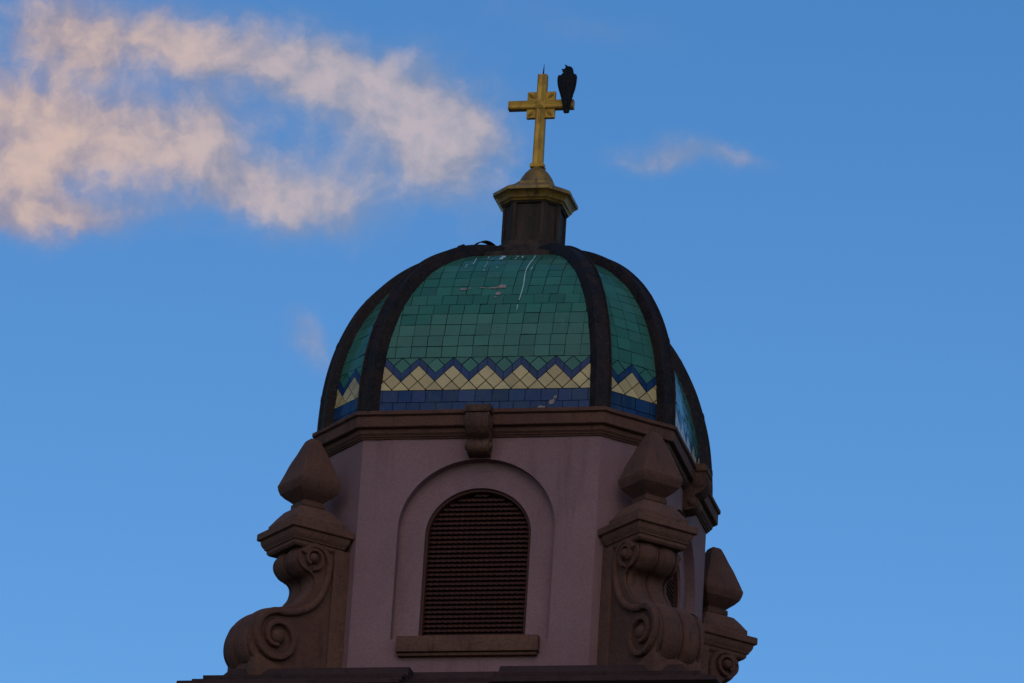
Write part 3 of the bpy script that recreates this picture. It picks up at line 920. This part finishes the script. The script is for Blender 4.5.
# ------------------------------------------------------------------ lantern, gilded cap, cross
LR, LA = 0.362, 0.20
bm = bmesh.new()
oct_sweep(bm, [(0.50, 2.42), (0.50, 2.585), (0.485, 2.605), (0.15, 2.75), (0.10, 2.85), (0.05, 2.87), (0.045, 2.93), (0.0, 2.95), (0.0, 3.00)], LR, LA)
oct_sweep(bm, [(0.0, 3.00), (0.0, 3.50)], LR - 0.018, LA)
oct_sweep(bm, [(0.0, 3.45), (0.012, 3.46), (0.012, 3.52), (0.03, 3.54)], LR, LA)
pts = oct_ring(LR, LA)
for i, (x, y) in enumerate(pts):             # corner posts and a centre batten on each side
    q = pts[(i + 1) % 8]; ex, ey = q[0] - x, q[1] - y; l = math.hypot(ex, ey); ex, ey = ex / l, ey / l; nx_, ny_ = ey, -ex
    for (a, b2, dd) in ((0.0, 0.045, 0.004), (l - 0.045, l, 0.004)):
        vs = [(x + ex * u - nx_ * w_, y + ey * u - ny_ * w_) for u, w_ in ((a, -dd), (b2, -dd), (b2, 0.03), (a, 0.03))]
        lo = [bm.verts.new((p[0], p[1], 2.99)) for p in vs]; hi = [bm.verts.new((p[0], p[1], 3.50)) for p in vs]
        for k in range(4): bm.faces.new((lo[k], lo[(k + 1) % 4], hi[(k + 1) % 4], hi[k]))
lantern = link('lantern', bm, M['bronze'], tower)
bm = bmesh.new()
oct_sweep(bm, [(-0.05, 3.475), (0.03, 3.48), (0.04, 3.50), (0.06, 3.515), (0.065, 3.53), (0.085, 3.56), (0.108, 3.585), (0.13, 3.595), (0.132, 3.635), (0.12, 3.645), (0.02, 3.70), (-0.09, 3.755), (-0.11, 3.77), (-0.11, 3.80)], LR, LA)
rings = []
for rr, z in ((0.25, 3.77), (0.252, 3.79), (0.238, 3.815), (0.225, 3.85), (0.20, 3.91), (0.16, 3.975), (0.11, 4.03), (0.075, 4.055), (0.07, 4.075)):
    rings.append([bm.verts.new((rr * math.cos(k * math.pi / 16), rr * math.sin(k * math.pi / 16), z)) for k in range(32)])
for a, b2 in zip(rings, rings[1:]):
    for k in range(32): bm.faces.new((a[k], a[(k + 1) % 32], b2[(k + 1) % 32], b2[k]))
bm.faces.new(rings[-1])
link('lantern_cap', bm, M['gold_dull'], lantern, smooth=30)

CX = 0.0; CZ = 4.93
def bar(bm, pts2, hw, dep, flare0=0, flare1=0):
    """mitred bar with a raised roof-like face between two points of the x,z plane"""
    (x0, z0), (x1, z1) = pts2; t = Vector((x1 - x0, z1 - z0)).normalized(); s = Vector((-t.y, t.x))
    def sect(x, z, k):
        return [bm.verts.new((x + s.x * u * hw * k, y, z + s.y * u * hw * k)) for u, y in ((-1, dep), (-1, -dep), (-0.72, -dep - 0.012), (0, -dep - 0.004), (0.72, -dep - 0.012), (1, -dep), (1, dep))]
    a, b2 = sect(x0, z0, 1 + flare0), sect(x1, z1, 1 + flare1)
    for k in range(7): bm.faces.new((a[k], a[(k + 1) % 7], b2[(k + 1) % 7], b2[k]))
    bm.faces.new(a); bm.faces.new(b2[::-1])
bm = bmesh.new()
bar(bm, ((CX, 4.06), (CX, CZ - 0.02)), 0.062, 0.045, 0.05, -0.05)
bar(bm, ((CX, CZ - 0.02), (CX, 5.345)), 0.060, 0.0445, 0, 0)
bar(bm, ((CX - 0.42, CZ), (CX, CZ)), 0.057, 0.044, 0, 0)
bar(bm, ((CX, CZ), (CX + 0.42, CZ)), 0.057, 0.044, 0, 0)
box(bm, CX - 0.09, CX + 0.09, -0.075, 0.075, 4.065, 4.10, 0.008)
box(bm, CX - 0.085, CX + 0.085, -0.06, 0.06, 4.10, 4.125, 0.006)
# pointed boss where the bars meet
v_ = [bm.verts.new(p) for p in ((CX - 0.062, -0.058, CZ - 0.062), (CX + 0.062, -0.058, CZ - 0.062), (CX + 0.062, -0.058, CZ + 0.062), (CX - 0.062, -0.058, CZ + 0.062), (CX, -0.078, CZ))]
for a, b2 in ((0, 1), (1, 2), (2, 3), (3, 0)): bm.faces.new((v_[a], v_[b2], v_[4]))
cross = link('cross', bm, M['gold'], tower)
bm = bmesh.new()                           # square plate with a carved leaf in each corner
box(bm, CX - 0.18, CX + 0.18, -0.030, 0.030, CZ - 0.18, CZ + 0.18, 0.006)
for sx in (-1, 1):
    for sz in (-1, 1):
        c0 = Vector((CX + sx * 0.118, -0.030, CZ + sz * 0.118))
        dg = Vector((sx, 0, sz)).normalized(); pr = Vector((-sz, 0, sx)).normalized()
        b0 = [bm.verts.new(c0 + dg * a * 0.058 + pr * w_ * 0.026) for a, w_ in ((-1, 0), (-.2, 1), (1, .5), (1, -.5), (-.2, -1))]
        ap = bm.verts.new(c0 + Vector((0, -0.022, 0)) + dg * 0.012)
        for k in range(5): bm.faces.new((b0[k], b0[(k + 1) % 5], ap))
link('crossing_plate', bm, M['gold'], cross)
bm = bmesh.new(); tube(bm, [(CX, 0, 5.34), (CX + 0.003, 0, 5.42), (CX + 0.006, 0, 5.50)], [0.012, 0.008, 0.003], 8)
link('lightning_rod', bm, M['rib'], cross)

# ------------------------------------------------------------------ the bird on the right arm of the cross
def make_bird():
    bm = bmesh.new()
    def ell(c, r, rot=None, seg=20):
        g = bmesh.ops.create_uvsphere(bm, u_segments=seg, v_segments=12, radius=1.0)
        Mx = Matrix.Translation(Vector(c)) @ (rot or Matrix()) @ Matrix.Diagonal((*r, 1))
        bmesh.ops.transform(bm, matrix=Mx, verts=g['verts'])
    rx = lambda a: Matrix.Rotation(R(a), 4, 'X'); ry = lambda a: Matrix.Rotation(R(a), 4, 'Y')
    # origin: between the feet on top of the arm; +y is where the breast points (away from the viewer), z up
    prof = [(-.232, -.125, .030, .009), (-.215, -.125, .040, .014), (-.12, -.115, .050, .02), (-.03, -.10, .066, .04), (.05, -.07, .085, .065), (.13, -.04, .103, .09), (.21, -.015, .115, .102),
            (.29, .01, .119, .10), (.335, .025, .110, .092), (.37, .04, .088, .08), (.40, .05, .070, .072), (.435, .057, .063, .066), (.465, .06, .054, .056), (.485, .06, .036, .038), (.494, .06, .012, .012)]
    rings = []
    for z, yc, hx_, hy_ in prof:
        xo = 0.012 * max(0, (z - 0.30) / 0.2)
        rings.append([bm.verts.new((xo + hx_ * math.cos(2 * math.pi * k / 24), yc + hy_ * math.sin(2 * math.pi * k / 24), z)) for k in range(24)])
    for a, b2 in zip(rings, rings[1:]):
        for k in range(24): bm.faces.new((a[k], a[(k + 1) % 24], b2[(k + 1) % 24], b2[k]))
    bm.faces.new(rings[0][::-1]); bm.faces.new(rings[-1])
    for sx in (-1, 1):                                                # folded wings, tips meeting over the tail
        ell((sx * 0.066, -0.058, 0.17), (0.048, 0.042, 0.20), rx(-17) @ ry(sx * 11))
        ell((sx * 0.030, -0.125, -0.03), (0.024, 0.014, 0.13), rx(-6) @ ry(sx * 8))
        ell((sx * 0.10, 0.01, 0.315), (0.024, 0.045, 0.04))
    tube(bm, [(-0.02, 0.07, 0.448), (-0.058, 0.085, 0.462), (-0.088, 0.09, 0.480)], [0.026, 0.017, 0.004], 8)    # beak, slightly open, turned left
    tube(bm, [(-0.02, 0.075, 0.435), (-0.055, 0.09, 0.440), (-0.080, 0.095, 0.448)], [0.022, 0.012, 0.004], 8)
    tube(bm, [(0.0, 0.05, 0.475), (-0.025, 0.045, 0.505), (-0.034, 0.045, 0.522)], [0.02, 0.012, 0.003], 8)      # ruffled crown feathers
    for sx in (-0.045, 0.045):                                        # legs and toes
        tube(bm, [(sx, 0.03, 0.07), (sx, 0.02, 0.03), (sx, 0.0, 0.008)], [0.026, 0.012, 0.010], 8)
        for a in (-28, 0, 28):
            tube(bm, [(sx, 0.0, 0.008), (sx + math.sin(R(a)) * 0.03, 0.03, 0.010), (sx + math.sin(R(a)) * 0.045, 0.048, 0.0)], [0.010, 0.008, 0.004], 6)
        tube(bm, [(sx, 0.0, 0.008), (sx, -0.03, 0.009), (sx, -0.046, 0.0)], [0.010, 0.008, 0.004], 6)
    me = bpy.data.meshes.new('crow'); bm.to_mesh(me); bm.free()
    o = bpy.data.objects.new('crow', me); COL.objects.link(o)
    md = o.modifiers.new('remesh', 'REMESH'); md.mode = 'VOXEL'; md.voxel_size = 0.0055
    sm = o.modifiers.new('smooth', 'SMOOTH'); sm.iterations = 2; sm.factor = 0.5
    dg = bpy.context.evaluated_depsgraph_get(); me2 = bpy.data.meshes.new_from_object(o.evaluated_get(dg))
    o.modifiers.clear(); o.data = me2; bpy.data.meshes.remove(me); me2.name = 'crow'
    me2.materials.clear(); me2.materials.append(M['feather'])
    for p in me2.polygons: p.use_smooth = True
    return o


crow = make_bird()
crow.location = (CX + 0.335, 0.0, Z0 + CZ + 0.060)
crow.rotation_euler = (0, R(-3.5), R(4))
crow['label'] = 'black crow perched on the right arm of the gilded cross, beak raised'
crow['category'] = 'bird'
